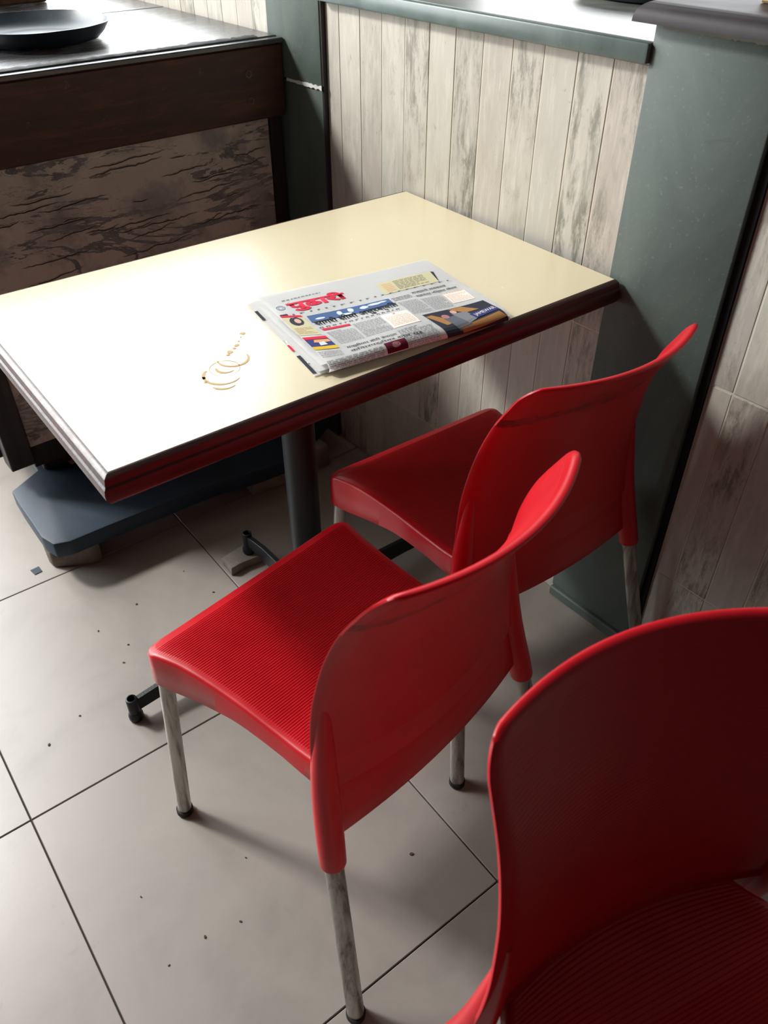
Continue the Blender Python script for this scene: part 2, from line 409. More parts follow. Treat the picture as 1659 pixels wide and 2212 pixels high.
def foot(name, tip, lift=0):
    tp = tloc(*tip); d = (tp-pc); L = d.length; d.normalize(); s = Vector((-d.y, d.x, 0))
    bm = bmesh.new(); secs = []
    for t, zt, zb in ((.04, .080, .034), (L*.45, .079, .032), (L*.72, .072+lift*.6, .030+lift*.6), (L*.86, .060+lift, .026+lift), (L-.006, .056+lift, .024+lift)):
        c = pc+d*t
        secs.append([bm.verts.new(c+s*a+Vector((0, 0, z))) for a, z in ((-.006, zb), (.006, zb), (.006, zt), (-.006, zt))])
    for a, b in zip(secs, secs[1:]):
        for k in range(4): bm.faces.new((a[k], a[(k+1) % 4], b[(k+1) % 4], b[k]))
    bm.faces.new(secs[0][::-1]); bm.faces.new(secs[-1])
    bmesh.ops.recalc_face_normals(bm, faces=bm.faces)
    bmesh.ops.bevel(bm, geom=[e for e in bm.edges], offset=.0012, segments=1, affect='EDGES')
    arm = frombm('foot_arm', bm, M_BLACK, table)
    # open socket tube at the end and the levelling foot below it
    vs = []
    prof = [(.0075, lift+.022), (.0075, lift+.062), (.0082, lift+.063), (.0108, lift+.062), (.0115, lift+.060), (.0115, lift+.022), (.0095, lift+.022)]
    o = lathe('socket', prof, M_BLACK, arm, 24); o.location = (tp.x, tp.y, 0)
    o = lathe('levelling_foot', [(0, lift+.001), (.0135, lift+.001), (.0150, lift+.004), (.0150, lift+.014), (.012, lift+.0225), (0, lift+.0225)], M_BLACK, arm, 24); o.location = (tp.x, tp.y, 0)
foot('f', (.655, -.944)); foot('f', (.396, -.510), .024); foot('f', (.640, -.115)); foot('f', (.890, -.535))
# tea rings dried on the laminate
def stain():
    bm = bmesh.new()
    def arc(cx, cy, rad, a0, a1, w0, w1, n=22):
        pr = None
        for k in range(n+1):
            t = k/n; a = R(a0+(a1-a0)*t); ww = (w0+(w1-w0)*t)*(.65+.6*abs(noise.noise((k*.5+cx*90, rad*300, 0))))*math.sin(math.pi*min(1, max(.04, t)))**.35
            c = tloc(cx, cy); P = [c+Vector((math.cos(a), math.sin(a), 0))*(rad+s*ww/2) for s in (-1, 1)]
            vs = [bm.verts.new((q.x, q.y, ZT+.0004)) for q in P]
            if pr: bm.faces.new((pr[0], pr[1], vs[1], vs[0]))
            pr = vs
    def blot(x, y, rx, n=9):
        c = tloc(x, y); bm.faces.new([bm.verts.new((c.x+rx*(.55+.6*random.random())*math.cos(2*math.pi*k/n), c.y+rx*(.55+.6*random.random())*math.sin(2*math.pi*k/n), ZT+.0004)) for k in range(n)])
    return bm, arc, blot
STAIN_AT = []
bm, arc, blot = stain()
arc(.789, -.690, .023, -110, 95, .0065, .0055)
arc(.820, -.726, .027, -150, 40, .008, .003)
arc(.806, -.714, .022, 0, 350, .0016, .0012, 34)
arc(.806, -.712, .014, -120, 30, .009, .002)
arc(.838, -.735, .020, -75, 30, .008, .003)
for x, y, rx in ((.730, -.637, .005), (.738, -.645, .0022), (.748, -.655, .002), (.757, -.664, .0045), (.763, -.672, .004), (.769, -.683, .005), (.775, -.690, .0035), (.812, -.752, .004), (.823, -.756, .003)): blot(x, y, rx)
st = frombm('tea_stain', bm, flat('dried_tea', (196, 160, 106), .5, .25), table); st['label'] = 'dried brown tea rings on the cream laminate'

# ------------------------------------------------------------------ chairs
ZS = [.30, .345, .425, .51, .575, .626, .684, .743, .788, .826, .84]
US = [-.178, -.168, -.155, -.142, -.140, -.145, -.157, -.179, -.205, -.229, -.238]
def interp(x, xs, ys):
    if x <= xs[0]: return ys[0]
    for a, b, c, d in zip(xs, xs[1:], ys, ys[1:]):
        if x <= b: return c+(d-c)*(x-a)/(b-a)
    return ys[-1]
def sinterp(x, xs, ys):   # smooth cubic (Catmull) version
    n = len(xs)
    if x <= xs[0]: return ys[0]
    if x >= xs[-1]: return ys[-1]
    i = max(k for k in range(n-1) if xs[k] <= x)
    h = xs[i+1]-xs[i]; t = (x-xs[i])/h
    m0 = (ys[i+1]-ys[max(i-1, 0)])/(xs[i+1]-xs[max(i-1, 0)]); m1 = (ys[min(i+2, n-1)]-ys[i])/(xs[min(i+2, n-1)]-xs[i])
    return (2*t**3-3*t*t+1)*ys[i]+(t**3-2*t*t+t)*h*m0+(-2*t**3+3*t*t)*ys[i+1]+(t**3-t*t)*h*m1
def vw(z): return sinterp(z, [.33, .45, .5, .6, .68, .74, .826], [.221, .213, .209, .200, .191, .185, .178])
def swf(u): return sinterp(u, [-.17, -.15, -.128, -.104, -.04, .053, .147, .20, .225], [.146, .158, .173, .176, .177, .182, .194, .207, .214])
def zskirt(u): return sinterp(u, [-.2, -.14, -.05, .04, .10, .16, .19, .225], [.392, .392, .392, .386, .374, .361, .358, .358])
UF, CR = .226, .022
def seat_z(u, v):
    s = min(1, abs(v)/.19)
    return sinterp(u, [-.18, -.12, -.05, .05, .14, .20, .226], [.452, .440, .433, .432, .431, .427, .420])-.007*(1-s*s)*max(0, 1-((u-.02)/.22)**2)
RIB = .0044
def seat_mesh():
    vs, fs = [], []
    us = []; u = -.168
    while u < UF-.0005: us.append(u); u += RIB/4
    us += [UF]
    ts = [-1, -.985, -.962, -.955]+[-.95+1.9*k/18 for k in range(1, 18)]+[.955, .962, .985, 1]
    ts = sorted(ts); NC = len(ts); rows = len(us)
    def width(u):
        d = u-(UF-CR)
        w_ = swf(u)
        if d > 0: w_ -= CR-math.sqrt(max(0, CR*CR-d*d))
        return w_
    for u in us:
        wd = width(u)
        ph = (u % RIB)/RIB
        for t in ts:
            v = t*wd
            amp = .00055 if abs(t) < .958 and u < UF-.014 else 0
            z = seat_z(u, v)+amp*(math.cos(2*math.pi*ph))-.0012*max(0, abs(t)-.96)/.04
            vs.append((u-.025*(1-t*t)*min(1, max(0, (-.09-u)/.078)), v, z))
    for i in range(rows-1):
        for k in range(NC-1):
            fs.append((i*NC+k, (i+1)*NC+k, (i+1)*NC+k+1, i*NC+k+1))
    # boundary loop: left side rear->front, front, right side front->rear
    loop = [i*NC+NC-1 for i in range(0, rows, 4)]
    if loop[-1] != (rows-1)*NC+NC-1: loop.append((rows-1)*NC+NC-1)
    full_left = [i*NC+NC-1 for i in range(rows)]; front = [(rows-1)*NC+k for k in range(NC-2, 0, -1)]; full_right = [i*NC for i in range(rows-1, -1, -1)]
    bl = full_left+front+full_right
    P = [Vector(vs[i]) for i in bl]; n = len(P)
    rings = [bl]
    for off, dz, kind in ((.0025, -.0008, 0), (.0045, -.003, 0), (.0055, -.0065, 0), (.0075, None, .0), (.0060, None, -.002), (.0035, None, -.0015), (.0025, None, .03)):
        ring = []
        for i, p in enumerate(P):
            a, b = P[max(i-3, 0)], P[min(i+3, n-1)]; t = b-a; nn = Vector((t.y, -t.x, 0))
            if nn.dot(Vector((p.x-0.02, p.y, 0))) < 0: nn = -nn
            nn.normalize()
            z = p.z+dz if dz is not None else zskirt(p.x)+kind
            if dz is None and kind == .03: z = p.z-.012
            base_z = z
            q = p+nn*off
            vs.append((q.x, q.y, base_z)); ring.append(len(vs)-1)
        rings.append(ring)
    for a, b in zip(rings, rings[1:]):
        for i in range(n-1): fs.append((a[i], a[i+1], b[i+1], b[i]))
    return vs, fs
def depth(z): return interp(z, [.3, .358, .44, .50, .60, .82], [.014, .016, .036, .046, .050, .050])
ZTOP = .8235
def back_mesh():
    # front sheet with ribs, rolled rim, outer sheet, closed below
    NS = 34; zs = []
    z = .452
    while z < ZTOP-.0005: zs.append(z); z += RIB/4
    zs.append(ZTOP)
    ss = [-1+2*k/NS for k in range(NS+1)]
    cr = .030
    def outline(sv, zz):   # squeeze the lateral extent near the rounded top corners
        w_ = vw(zz); d = zz-(ZTOP-cr)
        if d > 0: w_ -= (cr-math.sqrt(max(0, cr*cr-d*d)))*.8
        return w_
    vs, fs = [], []
    NC = NS+1
    def pt(sv, zz, off, rib):
        wv = outline(sv, zz); v = sv*wv
        sq = v/vw(zz)
        u = sinterp(zz, ZS, US)-depth(zz)*(1-sq*sq)
        ph = (zz % RIB)/RIB
        amp = .00045 if rib and abs(sv) < .93 and zz < ZTOP-.012 and zz > .47 else 0
        # edge round-over so that front and outer sheets meet in a soft rim
        e = max(0, (abs(sv)-.93)/.07); e2 = max(0, (zz-(ZTOP-.006))/.006)
        k = min(1, math.hypot(e, e2)); ro = 1-(1-math.sqrt(max(0, 1-k*k)))*.75
        return (u-.0065+off*ro*.0065+amp*math.cos(2*math.pi*ph), v, zz)
    F = []
    for off, rib in ((1, True), (-1, False)):
        base = len(vs); F.append(base)
        for zz in zs:
            for sv in ss: vs.append(pt(sv, zz, off, rib))
        for i in range(len(zs)-1):
            for k in range(NS):
                q = (base+i*NC+k, base+i*NC+k+1, base+(i+1)*NC+k+1, base+(i+1)*NC+k)
                fs.append(q if off > 0 else q[::-1])
    a, b = F; n = len(zs)
    for i in range(n-1):
        for k in (0, NS):
            q = (a+i*NC+k, a+(i+1)*NC+k, b+(i+1)*NC+k, b+i*NC+k); fs.append(q if k == 0 else q[::-1])
    for k in range(NS):
        i = n-1; fs.append((a+i*NC+k, a+i*NC+k+1, b+i*NC+k+1, b+i*NC+k)); fs.append((a+k+1, a+k, b+k, b+k+1))
    return vs, fs
def apron_mesh():
    # lower rear panel between the back and the seat
    NS = 24; zs = [.358, .360, .39, .42, .445, .4545]; vs, fs = [], []; NC = NS+1
    for off in (0, .009):
        for zz in zs:
            t = (zz-.358)/.0965
            um, us_ = -.199+.0045*t, -.182+.022*t
            hw = .200+.002*t
            for k in range(NC):
                s = -1+2*k/NS; inset = .0012 if zz < .359 else 0
                vs.append((um*(1-s*s)+us_*s*s+off+inset*(1 if off == 0 else -1)+(.0025 if zz > .45 else 0), s*hw, zz))
    n = len(zs)
    for i in range(n-1):
        for k in range(NS):
            q = (i*NC+k, i*NC+k+1, (i+1)*NC+k+1, (i+1)*NC+k); fs.append(q[::-1]); fs.append(tuple(x+n*NC for x in q))
    for k in range(NS): fs.append((k, k+1, n*NC+k+1, n*NC+k)); i = n-1; fs.append((i*NC+k, n*NC+i*NC+k, n*NC+i*NC+k+1, i*NC+k+1))
    return vs, fs
MESHES = {}
def part(name, key, maker, mat, parent, angle=35):
    if key not in MESHES:
        vs, fs = maker()
        o = mesh(name, vs, fs, mat, parent, angle); MESHES[key] = o.data
        bm = bmesh.new(); bm.from_mesh(o.data); bmesh.ops.recalc_face_normals(bm, faces=bm.faces); bm.to_mesh(o.data); bm.free(); finish(o, angle)
        return o
    return link(name, MESHES[key], None, parent)
FFu, FFv, BFu, BFv = .209, .229, -.257, .257
def rear_leg(sg): return lambda: tube_geo([(BFu, sg*BFv, .006), (BFu+.0014, sg*(BFv-.0008), .0122), (-.187, sg*.2185, .318), (-.172, sg*.2105, .38)], [.0135]*4, 22)
def front_leg(sg): return lambda: tube_geo([(FFu, sg*FFv, .006), (.2075, sg*.200, .36), (.206, sg*.192, .41)], [.0125]*3, 22)
def sleeve(sg):
    def f_():
        path, rad = [], []
        for z, u, v, r in ((.318, -.1865, .2185, .0175), (.321, -.1860, .2182, .0185), (.36, -.1775, .2125, .0192), (.40, -.1690, .2065, .0192), (.44, -.1615, .2010, .0187), (.48, -.1565, .1965, .0172), (.52, -.1535, .1925, .0150), (.56, -.1520, .1885, .0120), (.60, -.1520, .1845, .0080), (.63, -.1545, .1815, .0040)):
            path.append((u, sg*v, z)); rad.append(r)
        return tube_geo(path, rad, 24)
    return f_
def cap(fu, fv, sg):
    def f_():
        return tube_geo([(fu, sg*fv, .0005), (fu, sg*fv, .003), (fu+.0005, sg*(fv-.0005), .012)], [.0138, .0152, .0150], 22)
    return f_
def make_chair(label, x, y, rz):
    t = thing('dining_chair', label, 'chair', (x, y, 0), rz, 'red plastic chairs with metal legs')
    part('seat', 'seat', seat_mesh, M_RED, t, 40)
    part('backrest', 'back', back_mesh, M_REDB, t, 50)
    part('rear_panel', 'apron', apron_mesh, M_RED, t, 50)
    for sg in (1, -1):
        part('leg_sleeve', f'sl{sg}', sleeve(sg), M_RED, t, 60)
        l = part('leg', f'fl{sg}', front_leg(sg), M_ALU, t, 60); part('foot_cap', f'fc{sg}', cap(FFu, FFv, sg), M_RUBBER, l, 60)
        l = part('leg', f'rl{sg}', rear_leg(sg), M_ALU, t, 60); part('foot_cap', f'rc{sg}', cap(BFu, BFv, sg), M_RUBBER, l, 60)
    return t
make_chair('red plastic chair in the middle, nearest the camera with its whole seat in view', 1.078, -.713, R(187.92))
make_chair('red plastic chair farther back beside the stone pilaster, under the newspaper end of the table', .938, -.270, R(176.55))
make_chair('dark red chair cut off at the lower right, ribbed inside of its back visible', 1.783, -.781, -.258)

# ------------------------------------------------------------------ counter by the wall
counter = thing('counter', 'dark old wooden counter with peeling grey panel against the wall', 'counter', (-.05, -.45, 0))
cx, cy = -.05, -.45
def cbox(name, x0, x1, y0, y1, z0, z1, mat, bev=.002, parent=counter):
    return frombm(name, box_bm(x0-cx, x1-cx, y0-cy, y1-cy, z0, z1, bev, 1), mat, parent)
# front apron beam, slightly uneven
cbox('front_beam', -.095, -.050, -.915, -.020, .868, 1.022, M_APRON, .003)
cbox('top_board', -.615, -.068, -.935, -.018, 1.014, 1.036, M_TOPWOOD, .003)
cbox('top_board', -1.25, -.619, -.935, -.018, 1.014, 1.036, M_TOPWOOD, .003)
cbox('front_lip', -.0665, -.046, -.935, -.016, 1.0225, 1.0335, M_TOPWOOD, .002)
# splintered strip of torn veneer lying along the top's front edge
bm = bmesh.new(); prev = None; rr = random.Random(5)
for k in range(90):
    t = k/89; y = -.90+.83*t
    wdt = .012+.02*abs(noise.noise((t*14, 0, 0)))+.010*rr.random()
    x0 = -.070; x1 = x0-wdt*(.8+.9*max(0, t-.55))
    zz = 1.0375+.003*abs(noise.noise((t*22, 3, 0)))
    vs = [bm.verts.new((x-cx, y-cy, z)) for x, z in ((x0, 1.0362), (x0-.004, zz), (x1+.003, zz+.001), (x1, 1.0362))]
    if prev:
        for q in range(3): bm.faces.new((prev[q], prev[q+1], vs[q+1], vs[q]))
    prev = vs
frombm('torn_veneer', bm, M_FRAME, counter, 25)
for (yy, zz) in ((-.116, .969), (-.116, .912)):
    bm = bmesh.new(); seg = 16; rings = []
    for rr_, dx in ((.0035, -.002), (.0055, .001), (.0085, .0016), (.0095, .0)):
        rings.append([bm.verts.new((-.0495-cx+dx, yy-cy+rr_*math.cos(2*math.pi*k/seg), zz+rr_*math.sin(2*math.pi*k/seg))) for k in range(seg)])
    for a, b in zip(rings, rings[1:]):
        for k in range(seg): bm.faces.new((a[k], a[(k+1) % seg], b[(k+1) % seg], b[k]))
    bm.faces.new(rings[0])
    frombm('bolt', bm, flat('rusty_bolt', (96, 72, 58), .6, .4, .4), counter)
# panel frame
cbox('stile', -.110, -.075, -.055, -.020, .165, .868, M_FRAME)
cbox('stile', -.110, -.058, -.886, -.828, .185, .868, M_FRAME)
cbox('bottom_rail', -.108, -.072, -.828, -.055, .165, .232, M_FRAME)
pbm = bmesh.new()
cbox('panel', -.100, -.066, -.828, -.062, .228, .868, M_PANEL, .003)
# long ragged ridges where the skin of the board has cracked and curled
M_RIDGE = MT('curled_paint', (172, 156, 138), .8, .2); M_RIDGE.base(M_RIDGE.ramp(M_RIDGE.noise(M_RIDGE.coord((1, 1, 1)), 60, 5, .7), [(.35, (120, 108, 98)), (.6, (186, 170, 150))])); M_RIDGE = M_RIDGE.m  # tan ridge colour stands in for their lit edges
M_CRACK = flat('crack_shadow', (44, 38, 36), .9)  # dark strips under the ridges: the crack and its shade painted in
rr = random.Random(21)
for k in range(58):
    y0 = rr.uniform(-.81, -.12); z0 = rr.uniform(.50, .835) if k < 46 else rr.uniform(.26, .5); L = rr.uniform(.04, .19); slope = rr.uniform(.02, .10); y1 = min(-.075, y0+L); n = max(5, int((y1-y0)/.008))
    bm = bmesh.new(); prev = None; bc = bmesh.new(); pc2 = None
    for i in range(n+1):
        t = i/n; y = y0+(y1-y0)*t; e = math.sin(math.pi*min(1, max(0, t)))**.6
        z = z0+slope*(y-y0)+.006*noise.noise((y*26, k*1.7, 0))+.0025*noise.noise((y*110, k*2.3, 0))
        h = (.0012+.0022*abs(noise.noise((y*60, k, 3))))*e+.0003; d = (.0012+.0018*abs(noise.noise((y*45, k, 8))))*e
        vs = [bm.verts.new((-.0662-cx+dx, y-cy, zz)) for dx, zz in ((0, z-h*.3), (d, z+h*.1), (d*.8, z+h*.6), (0, z+h))]
        wv = [bc.verts.new((-.06585-cx, y-cy, zz)) for zz in (z-h*.3-.0022*e-.0003, z-h*.3)]
        if prev:
            for q in range(3): bm.faces.new((prev[q], prev[q+1], vs[q+1], vs[q]))
            bc.faces.new((pc2[0], pc2[1], wv[1], wv[0]))
        prev = vs; pc2 = wv
    frombm('paint_ridge', bm, M_RIDGE, counter, 30); frombm('crack_shade', bc, M_CRACK, counter, 30)
cbox('rear_body', -1.22, -.115, -.90, -.022, .20, 1.013, M_FRAME)
cbox('plinth_beam', -.34, -.112, -.80, -.03, .1185, .205, M_FRAME, .004)
# stone slab under it, on rubble stones
def chip_poly(pts, step=.05, amp=.006, seed=1):
    rr = random.Random(seed); out = []
    for (ax, ay), (bx, by) in zip(pts, pts[1:]+pts[:1]):
        L = math.hypot(bx-ax, by-ay); n = max(1, int(L/step))
        for k in range(n):
            t = k/n; j = amp if k else amp*.3
            out.append((ax+(bx-ax)*t+rr.uniform(-j, j), ay+(by-ay)*t+rr.uniform(-j, j)))
    return out
slab_pts = [(-.085, -.898), (.135, -.908), (.178, -.897), (.192, -.86), (.199, -.70), (.205, -.55), (.242, -.290), (.13, -.06), (-.42, -.06), (-.42, -.80), (-.13, -.815)]
poly = chip_poly(slab_pts, .06, .0035, 4)
slab = tag(frombm('stone_slab', prism_bm(poly, .074, .118, .004, 2, .0012), M_SLAB), 'long dark blue-grey stone slab lying under the old counter', 'slab')
st1 = chip_poly([(-.02, -.888), (.095, -.903), (.118, -.898), (.172, -.810), (.168, -.795), (.06, -.79), (-.05, -.80)], .05, .004, 9)
tag(frombm('brick', prism_bm(st1, 0.0005, .0735, .006, 2, .003), M_RUBBLE), 'rough grey brick propping the near corner of the dark slab', 'brick')
st2 = chip_poly([(.02, -.34), (.19, -.37), (.205, -.12), (-.1, -.09)], .06, .004, 11)
tag(frombm('brick', prism_bm(st2, 0.0005, .0735, .006, 2, .003), M_RUBBLE), 'rough grey brick in the shade propping the far end of the slab by the wall', 'brick')
st3 = chip_poly([(-.40, -.76), (-.24, -.78), (-.22, -.58), (-.40, -.56)], .06, .004, 12)
tag(frombm('brick', prism_bm(st3, 0.0005, .0735, .006, 2, .003), M_RUBBLE), 'grey brick under the left back part of the slab below the counter', 'brick')
st4 = chip_poly([(.372, -.575), (.420, -.578), (.418, -.545), (.424, -.492), (.362, -.488)], .03, .003, 14)
tag(frombm('stone_chip', prism_bm(st4, .0004, .0245, .003, 2, .0015), M_RUBBLE), 'flat grey stone chip packed under a table foot', 'stone')
# scrap of paper on the slab
bm = bmesh.new(); n = 8; rows = []
for i in range(n+1):
    t = i/n; row = []
    for j in range(5):
        s = j/4; x = -.150+.055*t+.012*s; y = -.748+.045*s+.012*t
        row.append(bm.verts.new((x, y, .1195+.014*(1-t)**2+.004*math.sin(3*s))))
    rows.append(row)
for i in range(n):
    for j in range(4): bm.faces.new((rows[i][j], rows[i+1][j], rows[i+1][j+1], rows[i][j+1]))
bmesh.ops.solidify(bm, geom=bm.faces[:], thickness=.0005)
tag(frombm('paper_scrap', bm, flat('dirty_paper', (196, 188, 178), .85)), 'curled dirty white paper scrap on the dark slab under the counter', 'paper')

# pan on the counter
def wob(j, k):
    return .012*noise.noise((math.cos(2*math.pi*(k % 64)/64)*2.2, math.sin(2*math.pi*(k % 64)/64)*2.2, 1.7)) if k < 90 else .05*noise.noise((math.cos(2*math.pi*((k-99) % 64)/64)*1.9, math.sin(2*math.pi*((k-99) % 64)/64)*1.9, 5.1))*(1 if 1 < j < 8 else 0)
pan = lathe('pan', [(0, .0005), (.112, .0005), (.132, .005), (.147, .018), (.160, .0365), (.1615, .0378), (.159, .038), (.144, .020), (.128, .009), (.112, .005), (0, .0045)], M_IRON, None, 64, wob, (-.345, -.474, 1.0365), 45)
tag(pan, 'wide shallow dark iron pan with wavy rim on the counter', 'pan')
# brown wooden box at the far side of the counter, only its lower edge in view
bx = tag(box('wooden_box', -1.16, -.90, -.62, -.235, 1.037, 1.22, wood_mat('worn_brown_wood', (70, 46, 30), (104, 72, 46), (134, 98, 64), 'z', .6, .3, (160, 124, 86)), None, .003), 'brown wooden box behind the pan at the top left', 'box')
# basin on the sill and the block on the cap, both cut by the frame
bas = lathe('tray', [(0, 0), (.135, 0), (.150, .004), (.165, .018), (.172, .026), (.176, .028), (.170, .0285), (.160, .020), (.146, .008), (0, .006)], M_IRON, None, 48, None, (.665, .400, 1.1513))
tag(bas, 'dark blue iron tray on the bright sill at the top edge', 'tray')
tag(box('block', 1.055, 1.12, .065, .13, 1.2045, 1.235, flat('beige_board', (196, 170, 128), .8), None, .003), 'small beige block on the dark granite cap at the top right corner', 'block')

# ------------------------------------------------------------------ newspaper
Q = [Vector((.6466, -.558, 0)), Vector((.6985, -.2289, 0)), Vector((.950, -.2885, 0)), Vector((.9086, -.6077, 0))]
news = thing('newspaper', 'folded newspaper with red masthead lying on the table', 'newspaper', (.80, -.42, .7915))
NO = Vector((.80, -.42, .7915))
def zprof(a, b):
    z = sinterp(b, [0, .25, .5, .8, 1.0], [.0035, .0075, .0105, .0165, .0178])
    z += .0022*math.sin(a*5.2+.6)*(1-b)*.8+.0016*math.sin(a*9+b*4)*(.3+.7*b)
    z += .004*max(0, .12-a)/.12*(1-b)*.6
    return z
def P(a, b, off=0.0):
    bb = min(b, 1.0)
    p = (1-bb)*((1-a)*Q[0]+a*Q[1])+bb*((1-a)*Q[3]+a*Q[2])
    d = ((1-a)*(Q[3]-Q[0])+a*(Q[2]-Q[1])).normalized()
    z = zprof(a, bb)
    if b > 1:
        ph = (b-1)/.2*math.pi; rz_ = (z-.0012)/2
        p = p+d*(.0125+.009*a+off)*math.sin(min(ph, math.pi))
        z = z-rz_*(1-math.cos(min(ph, math.pi)))+off*math.cos(min(ph, math.pi))
    else: z += off
    q = p+Vector((0, 0, z)); return Vector((q.x-NO.x, q.y-NO.y, q.z))
def sheet_grid(name, a0, a1, b0, b1, na, nb, off, mat, parent, thick=.0005):
    bm = bmesh.new(); rows = [[bm.verts.new(P(a0+(a1-a0)*i/na, b0+(b1-b0)*j/nb, off)) for i in range(na+1)] for j in range(nb+1)]
    for j in range(nb):
        for i in range(na): bm.faces.new((rows[j][i], rows[j+1][i], rows[j+1][i+1], rows[j][i+1]))
    if thick: bmesh.ops.solidify(bm, geom=bm.faces[:], thickness=thick)
    return frombm(name, bm, mat, parent, 60)
page = sheet_grid('front_page', 0, 1, 0, 1.2, 40, 60, 0, M_PAPER, news)
def under(name, da, db, z0, z1, a1=1.0):
    bm = bmesh.new(); na, nb = 20, 24; rows = []
    for j in range(nb+1):
        row = []
        for i in range(na+1):
            a = i/na*a1; b = j/nb
            p = P(a, b); k = sinterp(b, [0, .5, 1], [z0, z0*.6+z1*.4, z1])
            sh = (Q[0]-Q[1]).normalized()*da+(Q[0]-Q[3]).normalized()*db
            row.append(bm.verts.new((p.x+sh.x, p.y+sh.y, min(k*(.6+.4*(1-a)) , p.z-.0011))))
        rows.append(row)
    for j in range(nb):
        for i in range(na): bm.faces.new((rows[j][i], rows[j+1][i], rows[j+1][i+1], rows[j][i+1]))
    bmesh.ops.solidify(bm, geom=bm.faces[:], thickness=.0005)
    return frombm(name, bm, M_PAPER, news, 60)
under('inner_sheet', .007, .001, .0030, .0125); under('inner_sheet', .014, -.004, .0018, .0065); bp = under('inner_sheet', .021, -.004, .0009, .0014)
INK = {k: flat('ink_'+k, c, .8, .15) for k, c in dict(black=(40, 40, 46), grey=(128, 128, 134), red=(204, 38, 66), beige=(196, 190, 156), blue=(72, 98, 142), pale=(206, 214, 226), dark=(48, 50, 62), skin=(206, 166, 150), orange=(214, 158, 110), peach=(240, 225, 215), maroon=(96, 22, 46), yellow=(216, 178, 48), navy=(52, 60, 118), brown=(168, 122, 74), slate=(98, 102, 112), rose=(176, 120, 124), olive=(92, 92, 70)).items()}
def bil(q, s, t):
    return ((1-t)*((1-s)*q[0][0]+s*q[1][0])+t*((1-s)*q[3][0]+s*q[2][0]), (1-t)*((1-s)*q[0][1]+s*q[1][1])+t*((1-s)*q[3][1]+s*q[2][1]))
def rect(a0, b0, a1, b1): return [(a0, b0), (a1, b0), (a1, b1), (a0, b1)]
def quad(bm, q, off, n=6, m=6):
    rows = [[bm.verts.new(P(*bil(q, i/n, j/m), off)) for i in range(n+1)] for j in range(m+1)]
    for j in range(m):
        for i in range(n): bm.faces.new((rows[j][i], rows[j+1][i], rows[j+1][i+1], rows[j][i+1]))
def patch(name, q, ink, off=.0004, n=6, m=6):
    bm = bmesh.new(); quad(bm, q, off, n, m); return up(name, bm, INK[ink])
def up(name, bm, mat):
    me = bpy.data.meshes.new(name); bm.to_mesh(me); bm.free(); o = link(name, me, mat, page); return o
def poly(name, pts, ink, off=.0006):
    bm = bmesh.new(); bm.faces.new([bm.verts.new(P(a, b, off)) for a, b in pts]); return up(name, bm, INK[ink])
def ell(a, b, ra, rb, n=18, wobble=.12, seed=0):
    return [(a+ra*math.cos(2*math.pi*k/n)*(1+wobble*noise.noise((k*.9, seed, 0))), b-rb*math.sin(2*math.pi*k/n)*(1+wobble*noise.noise((k*.9, seed+5, 0)))) for k in range(n)]
def text(name, body, q, ink, off=.0006, bold=0):
    c = bpy.data.curves.new(name, 'FONT'); c.body = body; c.offset = bold; c.resolution_u = 3
    t = bpy.data.objects.new(name, c); COL.objects.link(t)
    dg = bpy.context.evaluated_depsgraph_get(); me = bpy.data.meshes.new_from_object(t.evaluated_get(dg))
    bpy.data.objects.remove(t); bpy.data.curves.remove(c)
    xs = [v.co.x for v in me.vertices]; ys = [v.co.y for v in me.vertices]
    x0, x1, y0, y1 = min(xs), max(xs), min(ys), max(ys)
    for v in me.vertices:
        s = (v.co.x-x0)/(x1-x0); tt = 1-(v.co.y-y0)/(y1-y0); v.co = P(*bil(q, s, tt), off)
    me.materials.clear(); return link(name, me, INK[ink], page)
def textrows(name, q, rows, ink='grey', fill=.6, seed=0, wmin=.05, wmax=.16):
    bm = bmesh.new(); rr = random.Random(seed)
    for k in range(rows):
        t0 = (k+.2)/rows; t1 = (k+.2+fill)/rows; s = 0.0
        end = 1 if rr.random() > .12 else rr.uniform(.5, .9)
        while s < end-.01:
            e = min(end, s+rr.uniform(wmin, wmax))
            qq = [bil(q, s, t0), bil(q, e, t0), bil(q, e, t1), bil(q, s, t1)]
            tm = t0+(t1-t0)*.28; quad(bm, [bil(q, s, t0), bil(q, e, t0), bil(q, e, tm), bil(q, s, tm)], .0005, 1, 1)
            x = s
            while x < e-.008:
                quad(bm, [bil(q, x, tm), bil(q, x+.012, tm), bil(q, x+.012, t1), bil(q, x, t1)], .0005, 1, 1); x += rr.uniform(.022, .034)
            s = e+.03
    o = up(name, bm, INK[ink]); return o
text('masthead', 'पुढारी', [(.088, .165), (.402, .180), (.402, .345), (.088, .345)], 'red', .0007, .042)
textrows('tagline', rect(.09, .135, .30, .158), 1, 'slate', .8, 21, .04, .1)
textrows('dateline', [(.07, .355), (.955, .405), (.955, .421), (.07, .374)], 1, 'slate', .8, 22, .012, .03)
patch('date_box', [(.012, .335), (.05, .34), (.05, .362), (.012, .357)], 'dark')
bm = bmesh.new()
for (ra, rb) in ((.022, .034), (.013, .02)):
    pr = None
    for k in range(25):
        a = 2*math.pi*k/24; vs = [bm.verts.new(P(.050+r_*ra*math.cos(a), .245+r_*rb*math.sin(a), .0005)) for r_ in (1, .86)]
        if pr: bm.faces.new((pr[0], pr[1], vs[1], vs[0]))
        pr = vs
up('emblem', bm, INK['blue'])
patch('notice_box', [(.600, .200), (.928, .215), (.905, .400), (.575, .400)], 'beige')
patch('notice_edge', [(.931, .218), (.944, .235), (.905, .403), (.903, .385)], 'dark')
textrows('notice_heading', [(.617, .235), (.672, .24), (.660, .38), (.605, .38)], 5, 'orange', .6, 23, .3, .6)
